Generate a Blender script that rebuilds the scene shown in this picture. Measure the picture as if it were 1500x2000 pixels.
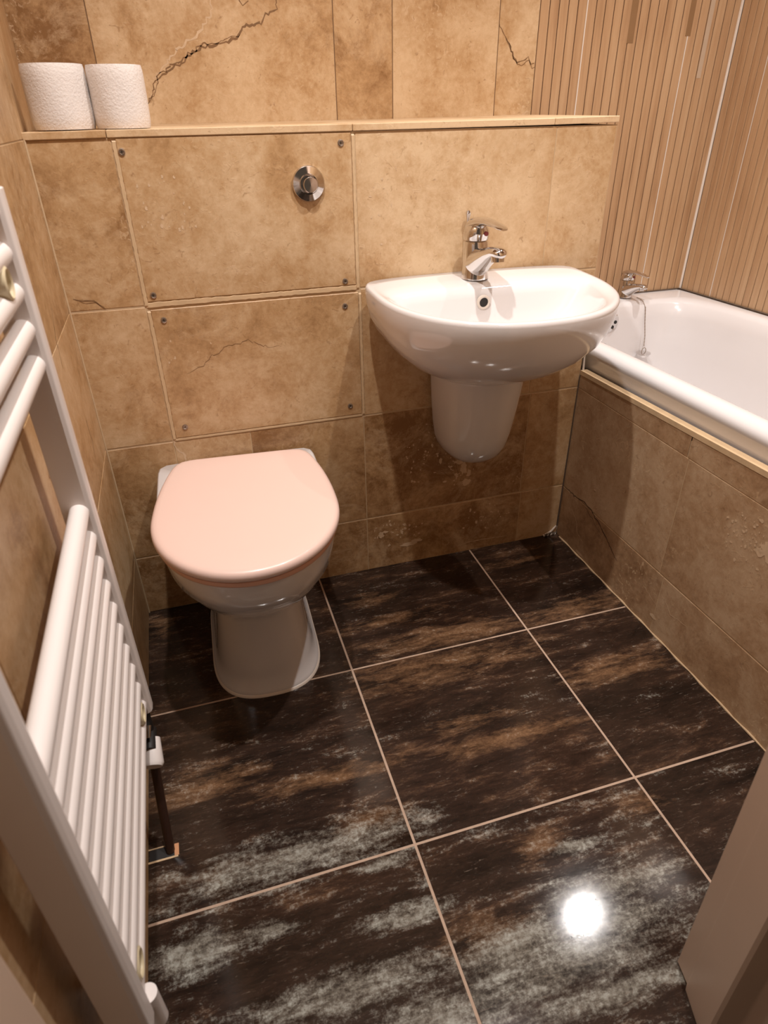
import bpy, math, random
from mathutils import Vector, Matrix
random.seed(7)
PI = math.pi
for o in list(bpy.data.objects): bpy.data.objects.remove(o)
SC = bpy.context.scene
COL = SC.collection

# ------------------------------------------------------------------ camera
cam_d = bpy.data.cameras.new('camera'); cam = bpy.data.objects.new('camera', cam_d); COL.objects.link(cam)
cam_d.sensor_fit = 'HORIZONTAL'; cam_d.sensor_width = 36.0; cam_d.lens = 36 * 1272.11 / 1500
cam_d.clip_start = 0.02
cam_d.dof.use_dof = True; cam_d.dof.focus_distance = 1.75; cam_d.dof.aperture_fstop = 9.0
RW = [[0.956142, -0.292579, -0.01382], [-0.165703, -0.501403, -0.849198], [0.241528, 0.814243, -0.527894]]
m = Matrix(((RW[0][0], -RW[1][0], -RW[2][0], 0.21831), (RW[0][1], -RW[1][1], -RW[2][1], -1.42737),
            (RW[0][2], -RW[1][2], -RW[2][2], 1.10715), (0, 0, 0, 1)))
cam.matrix_world = m
SC.camera = cam

# ------------------------------------------------------------------ world, lights, exposure
SC.view_settings.view_transform = 'Standard'; SC.view_settings.look = 'None'
SC.view_settings.exposure = 0.0; SC.view_settings.gamma = 1.0
w = bpy.data.worlds.new('world'); SC.world = w; w.use_nodes = True
w.node_tree.nodes['Background'].inputs[0].default_value = (1.0, 0.74, 0.54, 1)
w.node_tree.nodes['Background'].inputs[1].default_value = 0.085
CEIL = 2.36
def downlight(x, y, power, size=PI * 0.75, soft=0.020):
    d = bpy.data.lights.new('downlight', 'SPOT'); d.energy = power; d.color = (1.0, 0.950, 0.915)
    d.spot_size = size; d.spot_blend = 1.0; d.shadow_soft_size = soft
    o = bpy.data.objects.new('downlight', d); COL.objects.link(o); o.location = (x, y, CEIL - 0.03)
downlight(0.33, -0.62, 86)
downlight(0.95, -0.60, 80)
downlight(1.62, -0.08, 60, PI * 0.46, 0.010)

# ------------------------------------------------------------------ node helpers
def new_mat(name):
    mt = bpy.data.materials.new(name); mt.use_nodes = True
    nt = mt.node_tree; b = nt.nodes['Principled BSDF']
    return mt, nt, b
def N(nt, typ, **kw):
    n = nt.nodes.new(typ)
    for k, v in kw.items():
        if k in n.inputs: n.inputs[k].default_value = v
        else: setattr(n, k, v)
    return n
def mth(nt, op, a, b=None, c=None, clamp=False):
    n = nt.nodes.new('ShaderNodeMath'); n.operation = op; n.use_clamp = clamp
    for i, v in enumerate((a, b, c)):
        if v is None: continue
        if isinstance(v, (int, float)): n.inputs[i].default_value = v
        else: nt.links.new(v, n.inputs[i])
    return n.outputs[0]
def mixc(nt, fac, a, b):
    n = nt.nodes.new('ShaderNodeMix'); n.data_type = 'RGBA'
    for i, v in ((0, fac), (6, a), (7, b)):
        if isinstance(v, (int, float)): n.inputs[i].default_value = v
        elif isinstance(v, tuple): n.inputs[i].default_value = v + (1,) if len(v) == 3 else v
        else: nt.links.new(v, n.inputs[i])
    return n.outputs[2]
def ramp(nt, fac, stops):
    n = nt.nodes.new('ShaderNodeValToRGB'); e = n.color_ramp.elements
    while len(e) < len(stops): e.new(0.5)
    for i, (p, c) in enumerate(stops):
        e[i].position = p; e[i].color = c + (1,) if isinstance(c, tuple) else (c, c, c, 1)
    nt.links.new(fac, n.inputs[0]); return n.outputs[0]
def coords(nt, scale=(1, 1, 1), seed=True):
    tc = nt.nodes.new('ShaderNodeTexCoord'); out = tc.outputs['Object']
    if seed:
        at = N(nt, 'ShaderNodeAttribute', attribute_name='seed')
        cb = nt.nodes.new('ShaderNodeCombineXYZ')
        nt.links.new(mth(nt, 'MULTIPLY', at.outputs['Fac'], 3.1), cb.inputs[0])
        nt.links.new(mth(nt, 'MULTIPLY', at.outputs['Fac'], 7.7), cb.inputs[1])
        nt.links.new(mth(nt, 'MULTIPLY', at.outputs['Fac'], 5.3), cb.inputs[2])
        v = N(nt, 'ShaderNodeVectorMath', operation='ADD')
        nt.links.new(out, v.inputs[0]); nt.links.new(cb.outputs[0], v.inputs[1]); out = v.outputs[0]
    mp = nt.nodes.new('ShaderNodeMapping'); mp.inputs['Scale'].default_value = scale
    nt.links.new(out, mp.inputs[0]); return mp.outputs[0]
def noise(nt, vec, scale, detail=6, rough=0.6, dist=0.0):
    n = N(nt, 'ShaderNodeTexNoise', Scale=scale, Detail=detail, Roughness=rough, Distortion=dist)
    nt.links.new(vec, n.inputs['Vector']); return n.outputs['Fac']
def bump(nt, b, h, strength, dist=0.002):
    n = N(nt, 'ShaderNodeBump', Strength=strength, Distance=dist); nt.links.new(h, n.inputs['Height'])
    nt.links.new(n.outputs[0], b.inputs['Normal'])
def plain(name, col, rough=0.5, metal=0.0, coat=0.0, bumpy=0.0, vary=0.04, nscale=30):
    mt, nt, b = new_mat(name); v = coords(nt, seed=False)
    nz = noise(nt, v, nscale, 4)
    k = mth(nt, 'MULTIPLY_ADD', nz, vary * 2, 1 - vary)
    n = N(nt, 'ShaderNodeVectorMath', operation='SCALE'); n.inputs[0].default_value = col
    nt.links.new(k, n.inputs['Scale']); nt.links.new(n.outputs[0], b.inputs['Base Color'])
    b.inputs['Roughness'].default_value = rough; b.inputs['Metallic'].default_value = metal
    b.inputs['Coat Weight'].default_value = coat; b.inputs['Coat Roughness'].default_value = 0.06
    if bumpy: bump(nt, b, nz, bumpy)
    return mt

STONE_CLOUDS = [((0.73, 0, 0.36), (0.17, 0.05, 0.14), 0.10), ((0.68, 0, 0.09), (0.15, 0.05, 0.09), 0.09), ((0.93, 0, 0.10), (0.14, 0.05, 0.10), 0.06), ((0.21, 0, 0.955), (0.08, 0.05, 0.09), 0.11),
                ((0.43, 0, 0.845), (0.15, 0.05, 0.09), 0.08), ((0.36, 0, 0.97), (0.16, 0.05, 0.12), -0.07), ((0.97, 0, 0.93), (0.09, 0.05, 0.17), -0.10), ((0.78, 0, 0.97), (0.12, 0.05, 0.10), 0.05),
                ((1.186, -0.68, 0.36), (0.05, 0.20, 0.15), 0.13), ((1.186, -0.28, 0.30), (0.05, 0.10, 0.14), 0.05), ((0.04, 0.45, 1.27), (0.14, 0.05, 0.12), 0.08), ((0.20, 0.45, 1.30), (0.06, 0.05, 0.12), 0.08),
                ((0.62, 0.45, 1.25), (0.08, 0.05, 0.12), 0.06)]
def travertine(name, dark, mid, light, pit=(0.62, 0.44, 0.27)):
    mt, nt, b = new_mat(name); v = coords(nt)
    tone = N(nt, 'ShaderNodeAttribute', attribute_name='tone').outputs['Fac']
    big = noise(nt, v, 3.2, 5, 0.6, 0.3); med = noise(nt, v, 12, 12, 0.80, 0.3); fine = noise(nt, v, 70, 6, 0.7)
    f = mth(nt, 'ADD', mth(nt, 'MULTIPLY', big, 0.44), mth(nt, 'MULTIPLY', med, 0.46))
    f = mth(nt, 'ADD', f, mth(nt, 'MULTIPLY', fine, 0.20))
    f = mth(nt, 'SUBTRACT', f, tone)
    # mineral clouds of the stone: centre, radii, darker (+) or paler (-)
    tc = nt.nodes.new('ShaderNodeTexCoord')
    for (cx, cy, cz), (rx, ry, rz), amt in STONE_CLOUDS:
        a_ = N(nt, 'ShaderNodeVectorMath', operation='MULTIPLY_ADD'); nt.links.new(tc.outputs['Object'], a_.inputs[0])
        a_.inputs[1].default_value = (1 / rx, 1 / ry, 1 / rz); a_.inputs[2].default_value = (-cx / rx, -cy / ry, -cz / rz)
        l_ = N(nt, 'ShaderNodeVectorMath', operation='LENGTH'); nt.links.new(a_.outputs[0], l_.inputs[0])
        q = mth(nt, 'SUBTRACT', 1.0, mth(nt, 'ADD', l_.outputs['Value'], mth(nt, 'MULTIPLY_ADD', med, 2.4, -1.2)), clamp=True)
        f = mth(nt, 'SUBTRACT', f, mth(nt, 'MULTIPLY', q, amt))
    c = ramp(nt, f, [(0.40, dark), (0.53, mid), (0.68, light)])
    # cloudy grey-cream blotches with crisp borders
    bl = noise(nt, v, 7.5, 12, 0.80, 0.5)
    c = mixc(nt, mth(nt, 'MULTIPLY', ramp(nt, bl, [(0.50, 0.0), (0.62, 1.0)]), 0.50), c, light)
    # mineral pits and flecks in patches
    area = ramp(nt, noise(nt, v, 3.7, 3, 0.5, 0.2), [(0.52, 0.0), (0.66, 1.0)])
    fl = ramp(nt, noise(nt, v, 62, 3, 0.5, 1.6), [(0.60, 0.0), (0.66, 1.0)])
    c = mixc(nt, mth(nt, 'MULTIPLY', mth(nt, 'MULTIPLY', area, fl), 0.75), c, pit)
    dk = ramp(nt, noise(nt, v, 46, 4, 0.6, 2.0), [(0.30, 1.0), (0.37, 0.0)])
    c = mixc(nt, mth(nt, 'MULTIPLY', dk, 0.45), c, dark)
    nt.links.new(c, b.inputs['Base Color'])
    nt.links.new(mth(nt, 'MULTIPLY_ADD', fine, 0.25, 0.30), b.inputs['Roughness'])
    bump(nt, b, mth(nt, 'ADD', fine, fl), 0.22, 0.0008)
    return mt
M = {}
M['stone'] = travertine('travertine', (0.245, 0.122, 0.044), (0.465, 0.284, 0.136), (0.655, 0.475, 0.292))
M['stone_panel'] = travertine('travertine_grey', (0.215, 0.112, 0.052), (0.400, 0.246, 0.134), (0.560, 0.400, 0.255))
M['edge'] = plain('travertine_edge', (0.60, 0.43, 0.255), 0.55, bumpy=0.4, vary=0.25, nscale=22)
M['grout'] = plain('grout', (0.52, 0.37, 0.22), 0.85, bumpy=0.3, vary=0.2, nscale=60)
M['grout_dark'] = plain('grout_dark', (0.16, 0.095, 0.05), 0.85, vary=0.2)
M['vein'] = plain('mineral_vein', (0.215, 0.115, 0.048), 0.7, vary=0.4, nscale=90)
M['vein_dark'] = plain('mineral_crack', (0.085, 0.045, 0.024), 0.7, vary=0.4, nscale=90)
M['vein_light'] = plain('mineral_vein_pale', (0.62, 0.45, 0.29), 0.6, vary=0.2, nscale=90)
M['floor_grout'] = plain('floor_grout', (0.47, 0.33, 0.24), 0.8, bumpy=0.3, vary=0.25, nscale=40)
M['ceramic'] = plain('white_ceramic', (0.70, 0.672, 0.665), 0.12, coat=0.6, vary=0.01)
M['enamel'] = plain('bath_enamel', (0.76, 0.735, 0.735), 0.18, coat=0.5, vary=0.01)
M['pink'] = plain('pink_seat_plastic', (0.79, 0.580, 0.505), 0.32, coat=0.15, vary=0.01)
M['pink_dark'] = plain('pink_seat_ring', (0.74, 0.42, 0.30), 0.35, vary=0.02)
M['chrome'] = plain('chrome', (0.72, 0.70, 0.69), 0.09, metal=1.0, vary=0.01)
M['steel'] = plain('screw_steel', (0.42, 0.35, 0.29), 0.35, metal=0.9, vary=0.1)
M['dark'] = plain('dark_hole', (0.012, 0.010, 0.009), 0.6)
M['rad'] = plain('radiator_white', (0.80, 0.74, 0.71), 0.30, coat=0.1, vary=0.01)
M['cream'] = plain('cream_plastic', (0.66, 0.56, 0.37), 0.4, vary=0.05)
M['pipe'] = plain('dark_pipe', (0.035, 0.014, 0.008), 0.4, vary=0.2)
M['copper'] = plain('bare_screed', (0.62, 0.30, 0.15), 0.8, vary=0.2)
M['paper'] = plain('tissue_paper', (0.72, 0.66, 0.62), 0.9, bumpy=0.6, vary=0.03, nscale=260)
M['card'] = plain('cardboard', (0.45, 0.33, 0.22), 0.9, vary=0.1)
M['paint'] = plain('door_frame_paint', (0.62, 0.46, 0.35), 0.38, bumpy=0.15, vary=0.05, nscale=9)
M['plaster'] = plain('plaster', (0.72, 0.66, 0.60), 0.8)
M['silicone'] = plain('silicone', (0.76, 0.68, 0.60), 0.35, vary=0.06)
M['mould'] = plain('dirty_sealant', (0.10, 0.07, 0.05), 0.7, vary=0.6, nscale=60)
M['red'] = plain('red_dot', (0.25, 0.02, 0.02), 0.4)

def slat_mat():
    mt, nt, b = new_mat('wood_slat_tile'); v = coords(nt, (30, 30, 1.6))
    tone = N(nt, 'ShaderNodeAttribute', attribute_name='tone').outputs['Fac']
    g = noise(nt, v, 2.2, 6, 0.65, 0.4); v2 = coords(nt, (1, 1, 1), seed=False); bg = noise(nt, v2, 2.0, 3)
    f = mth(nt, 'SUBTRACT', mth(nt, 'ADD', mth(nt, 'MULTIPLY', g, 0.6), mth(nt, 'MULTIPLY', bg, 0.4)), tone)
    c = ramp(nt, f, [(0.30, (0.34, 0.190, 0.095)), (0.5, (0.49, 0.305, 0.168)), (0.72, (0.58, 0.395, 0.235))])
    nt.links.new(c, b.inputs['Base Color']); b.inputs['Roughness'].default_value = 0.42
    bump(nt, b, g, 0.15, 0.0006); return mt
M['slat'] = slat_mat()
M['slat_gap'] = plain('slat_gap', (0.10, 0.055, 0.028), 0.8)

def floor_mat():
    mt, nt, b = new_mat('dark_slate_tile')
    tone = N(nt, 'ShaderNodeAttribute', attribute_name='tone').outputs['Fac']
    v = coords(nt, (0.7, 5.2, 1)); v1 = coords(nt, (1.6, 5.6, 1)); vf = coords(nt)
    s = noise(nt, v, 2.3, 8, 0.62, 0.15); s2 = noise(nt, v1, 6.0, 12, 0.78, 0.25); sp = noise(nt, vf, 120, 8, 0.8, 0.2)
    # printed streaks of the tiles, in metres on the floor: centre x, centre y, half length, half width
    greys = [(0.244, -0.758, 0.211, 0.036), (0.078, -0.86, 0.065, 0.028), (0.184, -0.865, 0.04, 0.014), (0.395, -0.908, 0.055, 0.014), (0.395, -0.813, 0.040, 0.014), (0.552, -1.006, 0.11, 0.034),
             (0.62, -1.053, 0.15, 0.030), (0.73, -0.966, 0.115, 0.028), (0.718, -0.886, 0.040, 0.010), (0.285, -0.983, 0.12, 0.026), (0.74, -1.02, 0.06, 0.02), (0.66, -1.10, 0.12, 0.02), (0.40, -1.06, 0.12, 0.03)]
    browns = [(0.693, -0.32, 0.187, 0.032), (0.674, -0.411, 0.212, 0.039), (0.653, -0.575, 0.08, 0.022), (0.727, -0.641, 0.124, 0.018), (1.02, -0.543, 0.121, 0.030), (1.073, -0.314, 0.125, 0.030), (0.127, -0.565, 0.10, 0.032),
              (0.333, -0.623, 0.125, 0.020), (0.387, -0.731, 0.06, 0.018), (0.517, -0.972, 0.07, 0.024), (0.663, -0.87, 0.055, 0.024), (0.892, -0.851, 0.045, 0.018), (0.032, -0.075, 0.03, 0.04), (0.579, -0.128, 0.094, 0.020), (0.60, -0.22, 0.12, 0.018), (1.0, -0.10, 0.1, 0.012)]
    tc = nt.nodes.new('ShaderNodeTexCoord')
    wob = nt.nodes.new('ShaderNodeTexNoise'); wob.inputs['Scale'].default_value = 7; wob.inputs['Detail'].default_value = 6; wob.inputs['Roughness'].default_value = 0.7
    nt.links.new(v1, wob.inputs['Vector'])
    wv = N(nt, 'ShaderNodeVectorMath', operation='MULTIPLY_ADD'); nt.links.new(wob.outputs['Color'], wv.inputs[0])
    wv.inputs[1].default_value = (0.16, 0.045, 0); wv.inputs[2].default_value = (-0.08, -0.0225, 0)
    pos = N(nt, 'ShaderNodeVectorMath', operation='ADD'); nt.links.new(tc.outputs['Object'], pos.inputs[0]); nt.links.new(wv.outputs[0], pos.inputs[1])
    def field(lst):
        acc = None
        for cx, cy, lx, ly in lst:
            a_ = N(nt, 'ShaderNodeVectorMath', operation='MULTIPLY_ADD'); nt.links.new(pos.outputs[0], a_.inputs[0])
            a_.inputs[1].default_value = (1 / lx, 1 / ly, 0); a_.inputs[2].default_value = (-cx / lx, -cy / ly, 0)
            l_ = N(nt, 'ShaderNodeVectorMath', operation='LENGTH'); nt.links.new(a_.outputs[0], l_.inputs[0])
            q = mth(nt, 'SUBTRACT', 1.15, l_.outputs['Value']); acc = q if acc is None else mth(nt, 'MAXIMUM', acc, q)
        return mth(nt, 'MAXIMUM', acc, -0.6)
    base = ramp(nt, mth(nt, 'ADD', mth(nt, 'MULTIPLY', s2, 0.6), mth(nt, 'MULTIPLY', s, 0.4)), [(0.38, (0.0085, 0.0058, 0.0048)), (0.52, (0.034, 0.019, 0.013)), (0.64, (0.095, 0.052, 0.032))])
    brown = ramp(nt, mth(nt, 'ADD', mth(nt, 'MULTIPLY', sp, 0.5), mth(nt, 'MULTIPLY', s2, 0.5)), [(0.38, (0.075, 0.036, 0.017)), (0.62, (0.270, 0.150, 0.078))])
    grey = ramp(nt, mth(nt, 'ADD', mth(nt, 'MULTIPLY', sp, 0.5), mth(nt, 'MULTIPLY', s2, 0.5)), [(0.36, (0.050, 0.043, 0.034)), (0.50, (0.22, 0.20, 0.165)), (0.63, (0.48, 0.49, 0.44))])
    def mix_in(c, fld, nz, lo, hi, amt, colr, gain=0.26):
        f = mth(nt, 'ADD', mth(nt, 'MULTIPLY', fld, gain), nz)
        return mixc(nt, ramp(nt, f, [(lo, 0.0), (hi, amt)]), c, colr)
    nz = mth(nt, 'ADD', mth(nt, 'MULTIPLY', s, 0.35), mth(nt, 'MULTIPLY', s2, 0.65))
    st = lambda q: mth(nt, 'MULTIPLY_ADD', q, 1.9, -0.45)
    c = mix_in(base, field(browns), st(nz), 0.46, 0.76, 0.9, brown, 0.20)
    nz2 = mth(nt, 'ADD', mth(nt, 'MULTIPLY', s2, 0.62), mth(nt, 'MULTIPLY', sp, 0.38))
    c = mix_in(c, mth(nt, 'ADD', field(greys), mth(nt, 'MULTIPLY', tone, 2.0)), st(nz2), 0.46, 0.74, 0.9, grey, 0.22)
    scr = ramp(nt, noise(nt, coords(nt, (1.0, 6, 1)), 40, 6, 0.75, 0.6), [(0.60, 0.0), (0.68, 0.6)])
    c = mixc(nt, scr, c, (0.22, 0.17, 0.13))
    nt.links.new(c, b.inputs['Base Color'])
    nt.links.new(mth(nt, 'MULTIPLY_ADD', s2, 0.10, 0.05), b.inputs['Roughness'])
    b.inputs['Specular IOR Level'].default_value = 0.5
    bump(nt, b, sp, 0.06, 0.0005); return mt
M['floor'] = floor_mat()

# ------------------------------------------------------------------ mesh helpers
def P(v): return Vector(v)
class MB:
    def __init__(s): s.v = []; s.f = []; s.m = []; s.t = []; s.s = []
    def face(s, idx, m=0, tone=0.0, seed=0.0): s.f.append(list(idx)); s.m.append(m); s.t.append(tone); s.s.append(seed)
    def add(s, verts, faces, m=0, tone=0.0, seed=0.0):
        o = len(s.v); s.v += [P(a) for a in verts]
        for f in faces: s.face([i + o for i in f], m, tone, seed)
    def box(s, a, b, m=0, tone=0.0, seed=0.0):
        x0, y0, z0 = a; x1, y1, z1 = b
        s.add([(x0, y0, z0), (x1, y0, z0), (x1, y1, z0), (x0, y1, z0), (x0, y0, z1), (x1, y0, z1), (x1, y1, z1), (x0, y1, z1)],
              [(0, 3, 2, 1), (4, 5, 6, 7), (0, 1, 5, 4), (1, 2, 6, 5), (2, 3, 7, 6), (3, 0, 4, 7)], m, tone, seed)
    def loft(s, rings, cap0=True, cap1=True, m=0):
        n = len(rings[0]); o = len(s.v)
        for r in rings: s.v += [P(a) for a in r]
        for k in range(len(rings) - 1):
            for i in range(n):
                j = (i + 1) % n
                s.face((o + k * n + i, o + k * n + j, o + (k + 1) * n + j, o + (k + 1) * n + i), m)
        if cap0: s.face([o + i for i in range(n)][::-1], m)
        if cap1: s.face([o + (len(rings) - 1) * n + i for i in range(n)], m)
    def tube(s, pts, rad, n=20, m=0, caps=True, sq=1.0):
        pts = [P(a) for a in pts]
        if not isinstance(rad, (list, tuple)): rad = [rad] * len(pts)
        rings = []; up = None
        for i, p in enumerate(pts):
            d = (pts[min(i + 1, len(pts) - 1)] - pts[max(i - 1, 0)]).normalized()
            if up is None:
                up = P((0, 0, 1)) if abs(d.z) < 0.9 else P((1, 0, 0))
            u = (up - d * up.dot(d)).normalized(); w_ = d.cross(u); up = u
            r = rad[i]
            rings.append([p + u * (r * sq * math.cos(2 * PI * k / n)) + w_ * (r * math.sin(2 * PI * k / n)) for k in range(n)])
        s.loft(rings, caps, caps, m)
    def build(s, name, mats, parent=None, smooth=False, bevel=0.0, angle=40, fix=True):
        me = bpy.data.meshes.new(name); org = parent_loc(parent) if parent else P((0, 0, 0))
        me.from_pydata([tuple(v - org) for v in s.v], [], s.f)
        for mm in mats: me.materials.append(M[mm])
        me.polygons.foreach_set('material_index', s.m)
        a = me.attributes.new('tone', 'FLOAT', 'FACE'); a.data.foreach_set('value', s.t)
        a = me.attributes.new('seed', 'FLOAT', 'FACE'); a.data.foreach_set('value', s.s)
        if fix:
            import bmesh
            bm = bmesh.new(); bm.from_mesh(me); bmesh.ops.recalc_face_normals(bm, faces=bm.faces); bm.to_mesh(me); bm.free()
        o = bpy.data.objects.new(name, me); COL.objects.link(o)
        if parent: o.parent = parent
        if smooth:
            me.polygons.foreach_set('use_smooth', [True] * len(me.polygons))
            if angle < 180: me.set_sharp_from_angle(angle=math.radians(angle))
        if bevel:
            b = o.modifiers.new('bevel', 'BEVEL'); b.width = bevel; b.segments = 3; b.limit_method = 'ANGLE'; b.angle_limit = math.radians(35)
        return o
def parent_loc(o):
    l = P((0, 0, 0))
    while o is not None: l = l + o.location; o = o.parent
    return l
def thing(name, loc, label, cat, group=None):
    o = bpy.data.objects.new(name, None); COL.objects.link(o); o.location = loc; o.empty_display_size = 0.05
    o['label'] = label; o['category'] = cat
    if group: o['group'] = group
    return o
def tag(o, label, cat, group=None):
    o['label'] = label; o['category'] = cat
    if group: o['group'] = group
    return o
def struct(o): o['kind'] = 'structure'; return o

def dring(xc, yc, z, hw, hb, hf, nb=8.0, nf=2.2, taper=0.0, n=96, rot=0.0, tilt=0.0):
    """closed D-shaped ring: square-ish towards the wall (+y), elliptical to the front (-y)"""
    out = []
    for k in range(n):
        a = 2 * PI * k / n; cx, sy = math.cos(a), math.sin(a)
        h, e = (hb, nb) if sy > 0 else (hf, nf)
        lo, hi = 0.0, 2.0
        for _ in range(34):
            r = (lo + hi) / 2; x, y = r * cx, r * sy
            wd = hw * (1 - taper * max(0, y) / h)
            if (abs(x) / max(wd, 1e-6)) ** e + (abs(y) / h) ** e < 1: lo = r
            else: hi = r
        x, y = lo * cx, lo * sy
        if rot: x, y = x * math.cos(rot) - y * math.sin(rot), x * math.sin(rot) + y * math.cos(rot)
        out.append(P((xc + x, yc + y, z + tilt * (yc + y + 0.12))))
    return out
def lidring(xc, yc, z, hw, hb, yb, hf, n=112, rot=0.0):
    out = []
    for k in range(n):
        a = 2 * PI * k / n; cx, sy = math.cos(a), math.sin(a); lo, hi = 0.0, 1.0
        for _ in range(34):
            q = (lo + hi) / 2; x, y = q * cx, q * sy
            e = (x / hw) ** 2 + (y / (hb if y > 0 else hf)) ** 2
            if y > 0: e = e ** 9 + (y / yb) ** 22
            if e < 1: lo = q
            else: hi = q
        x, y = lo * cx, lo * sy
        x, y = x * math.cos(rot) - y * math.sin(rot), x * math.sin(rot) + y * math.cos(rot)
        out.append(P((xc + x, yc + y, z)))
    return out
def basin_ring(xc, z, hw, hf, yb=-0.001, k=16, cy=-0.20, tilt=0.030, e=2.25, n=128):
    """D-shaped basin outline (straight back at yb, elliptical front), sampled round a fixed centre"""
    out = []
    for i in range(n):
        a = 2 * PI * i / n; cx, sy = math.cos(a), math.sin(a); lo, hi = 0.0, 1.0
        for _ in range(34):
            q = (lo + hi) / 2; x, y = q * cx, cy + q * sy
            v = (abs(x) / hw) ** e + ((-0.12 - y) / hf) ** e if y < -0.12 else (abs(x) / hw) ** e
            if y > cy: v += ((y - cy) / (yb - cy)) ** k
            if v < 1: lo = q
            else: hi = q
        x, y = lo * cx, cy + lo * sy
        out.append(P((xc + x, y, z + tilt * (y + 0.12))))
    return out
def lathe(mb, c, prof, axis='z', n=40, m=0, cap0=True, cap1=True):
    rings = []
    for r, h in prof:
        ring = []
        for k in range(n):
            a = 2 * PI * k / n; u, v = r * math.cos(a), r * math.sin(a)
            if axis == 'z': q = (c[0] + u, c[1] + v, c[2] + h)
            elif axis == 'y': q = (c[0] + u, c[1] + h, c[2] + v)
            else: q = (c[0] + h, c[1] + u, c[2] + v)
            ring.append(P(q))
        rings.append(ring)
    mb.loft(rings, cap0, cap1, m)

# plane frames: map (u, w, depth) -> world
BOX = lambda u, w, d: P((u, -d, w))            # boxing front, y = 0
BACK = lambda u, w, d: P((u, 0.45 - d, w))     # back wall, y = .45
PAN = lambda u, w, d: P((1.186 - d, u, w))     # bath panel, x = W (u is y)
def tile(mb, fr, u0, u1, w0, w1, tone=0.0, seed=None, g=0.0012, m=0, th=0.0, r=0.0008):
    """one tile: front face at depth th, sloped arrises down to the grout"""
    seed = random.uniform(0, 40) if seed is None else seed
    u0 += g; u1 -= g; w0 += g; w1 -= g
    a = [fr(u0, w0, th - 0.004), fr(u1, w0, th - 0.004), fr(u1, w1, th - 0.004), fr(u0, w1, th - 0.004)]
    b = [fr(u0, w0, th - r), fr(u1, w0, th - r), fr(u1, w1, th - r), fr(u0, w1, th - r)]
    c = [fr(u0 + r, w0 + r, th), fr(u1 - r, w0 + r, th), fr(u1 - r, w1 - r, th), fr(u0 + r, w1 - r, th)]
    mb.add(a + b + c, [(8, 9, 10, 11)] + [(i, (i + 1) % 4, 4 + (i + 1) % 4, 4 + i) for i in range(4)] +
           [(4 + i, 4 + (i + 1) % 4, 8 + (i + 1) % 4, 8 + i) for i in range(4)], m, tone, seed)
def quad(mb, fr, u0, u1, w0, w1, d, m):
    mb.add([fr(u0, w0, d), fr(u1, w0, d), fr(u1, w1, d), fr(u0, w1, d)], [(0, 1, 2, 3)], m)
def vein(mb, fr, pts, width=0.003, m=2, jag=0.004, d=0.0003, step=0.006):
    """a thin wandering mineral line lying on the stone"""
    rnd = random.Random(len(pts) * 13 + int(pts[0][0] * 1000)); path = []
    for (a, b) in zip(pts[:-1], pts[1:]):
        L = math.hypot(b[0] - a[0], b[1] - a[1]); k = max(1, int(L / step))
        for i in range(k): path.append((a[0] + (b[0] - a[0]) * i / k + rnd.uniform(-jag, jag), a[1] + (b[1] - a[1]) * i / k + rnd.uniform(-jag, jag)))
    path.append(pts[-1]); vs = []; n = len(path)
    for i, p in enumerate(path):
        q0 = path[max(i - 1, 0)]; q1 = path[min(i + 1, n - 1)]; dx, dy = q1[0] - q0[0], q1[1] - q0[1]; L = math.hypot(dx, dy) or 1
        wd = width * (0.35 + 0.65 * math.sin(PI * (i + 0.5) / n)) * rnd.uniform(0.5, 1.3) / 2
        vs += [fr(p[0] - dy / L * wd, p[1] + dx / L * wd, d), fr(p[0] + dy / L * wd, p[1] - dx / L * wd, d)]
    mb.add(vs, [(2 * i, 2 * i + 1, 2 * i + 3, 2 * i + 2) for i in range(n - 1)], m)
PATCHES = [0]
def patch(mb, fr, c, pts, m=3, d=0.0003):
    PATCHES[0] += 1; d = d + 0.00001 * (PATCHES[0] % 60)
    mb.add([fr(c[0] + a, c[1] + b, d) for a, b in pts], [tuple(range(len(pts)))], m)
def blob(rx, rz, n=14, seed=1, j=0.35):
    r = random.Random(seed); return [(rx * math.cos(2 * PI * k / n) * r.uniform(1 - j, 1 + j), rz * math.sin(2 * PI * k / n) * r.uniform(1 - j, 1 + j)) for k in range(n)]

W = 1.186; H = 1.080; D = 0.45; XR = 1.83; YF = -1.13
# ================================================================== STRUCTURE
# ---- floor
mb = MB()
FL = lambda u, w, d: P((u, w, d))
quad(mb, FL, -0.06, 1.3, YF - 1.0, 0.02, -0.0012, 1)
gx = [-0.05, 0.4517, 0.9017, 1.3]; gy = [0.02, -0.3589, -0.8005, -1.242, -1.69, -2.13]
tones = {(0, 0): -0.05, (1, 0): -0.05, (2, 0): -0.09, (0, 1): 0.0, (1, 1): -0.03, (2, 1): -0.04, (0, 2): 0.05, (1, 2): 0.075, (2, 2): -0.01}  # near rows greyer: tile pattern plus cool glare painted into the tone
for j in range(5):
    for i in range(3):
        sd = 3.0 + i * 5.37 + j * 2.91
        tile(mb, FL, gx[i], gx[i + 1], gy[j + 1], gy[j], tones.get((i, j), 0.06), sd, g=0.0024, th=0.0, r=0.0006)
# broken notch in the tile around the radiator pipe, bare screed showing
mb.box((0.0, -0.6975, -0.002), (0.050, -0.6940, 0.0012), 2); mb.box((0.0, -0.6725, -0.002), (0.030, -0.6700, 0.0012), 2)
mb.box((0.044, -0.6945, -0.002), (0.0515, -0.672, 0.0014), 3)
mb.box((0.002, -0.694, -0.002), (0.044, -0.6725, 0.0004), 4)
struct(mb.build('floor', ['floor', 'floor_grout', 'edge', 'copper', 'dark']))

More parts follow.
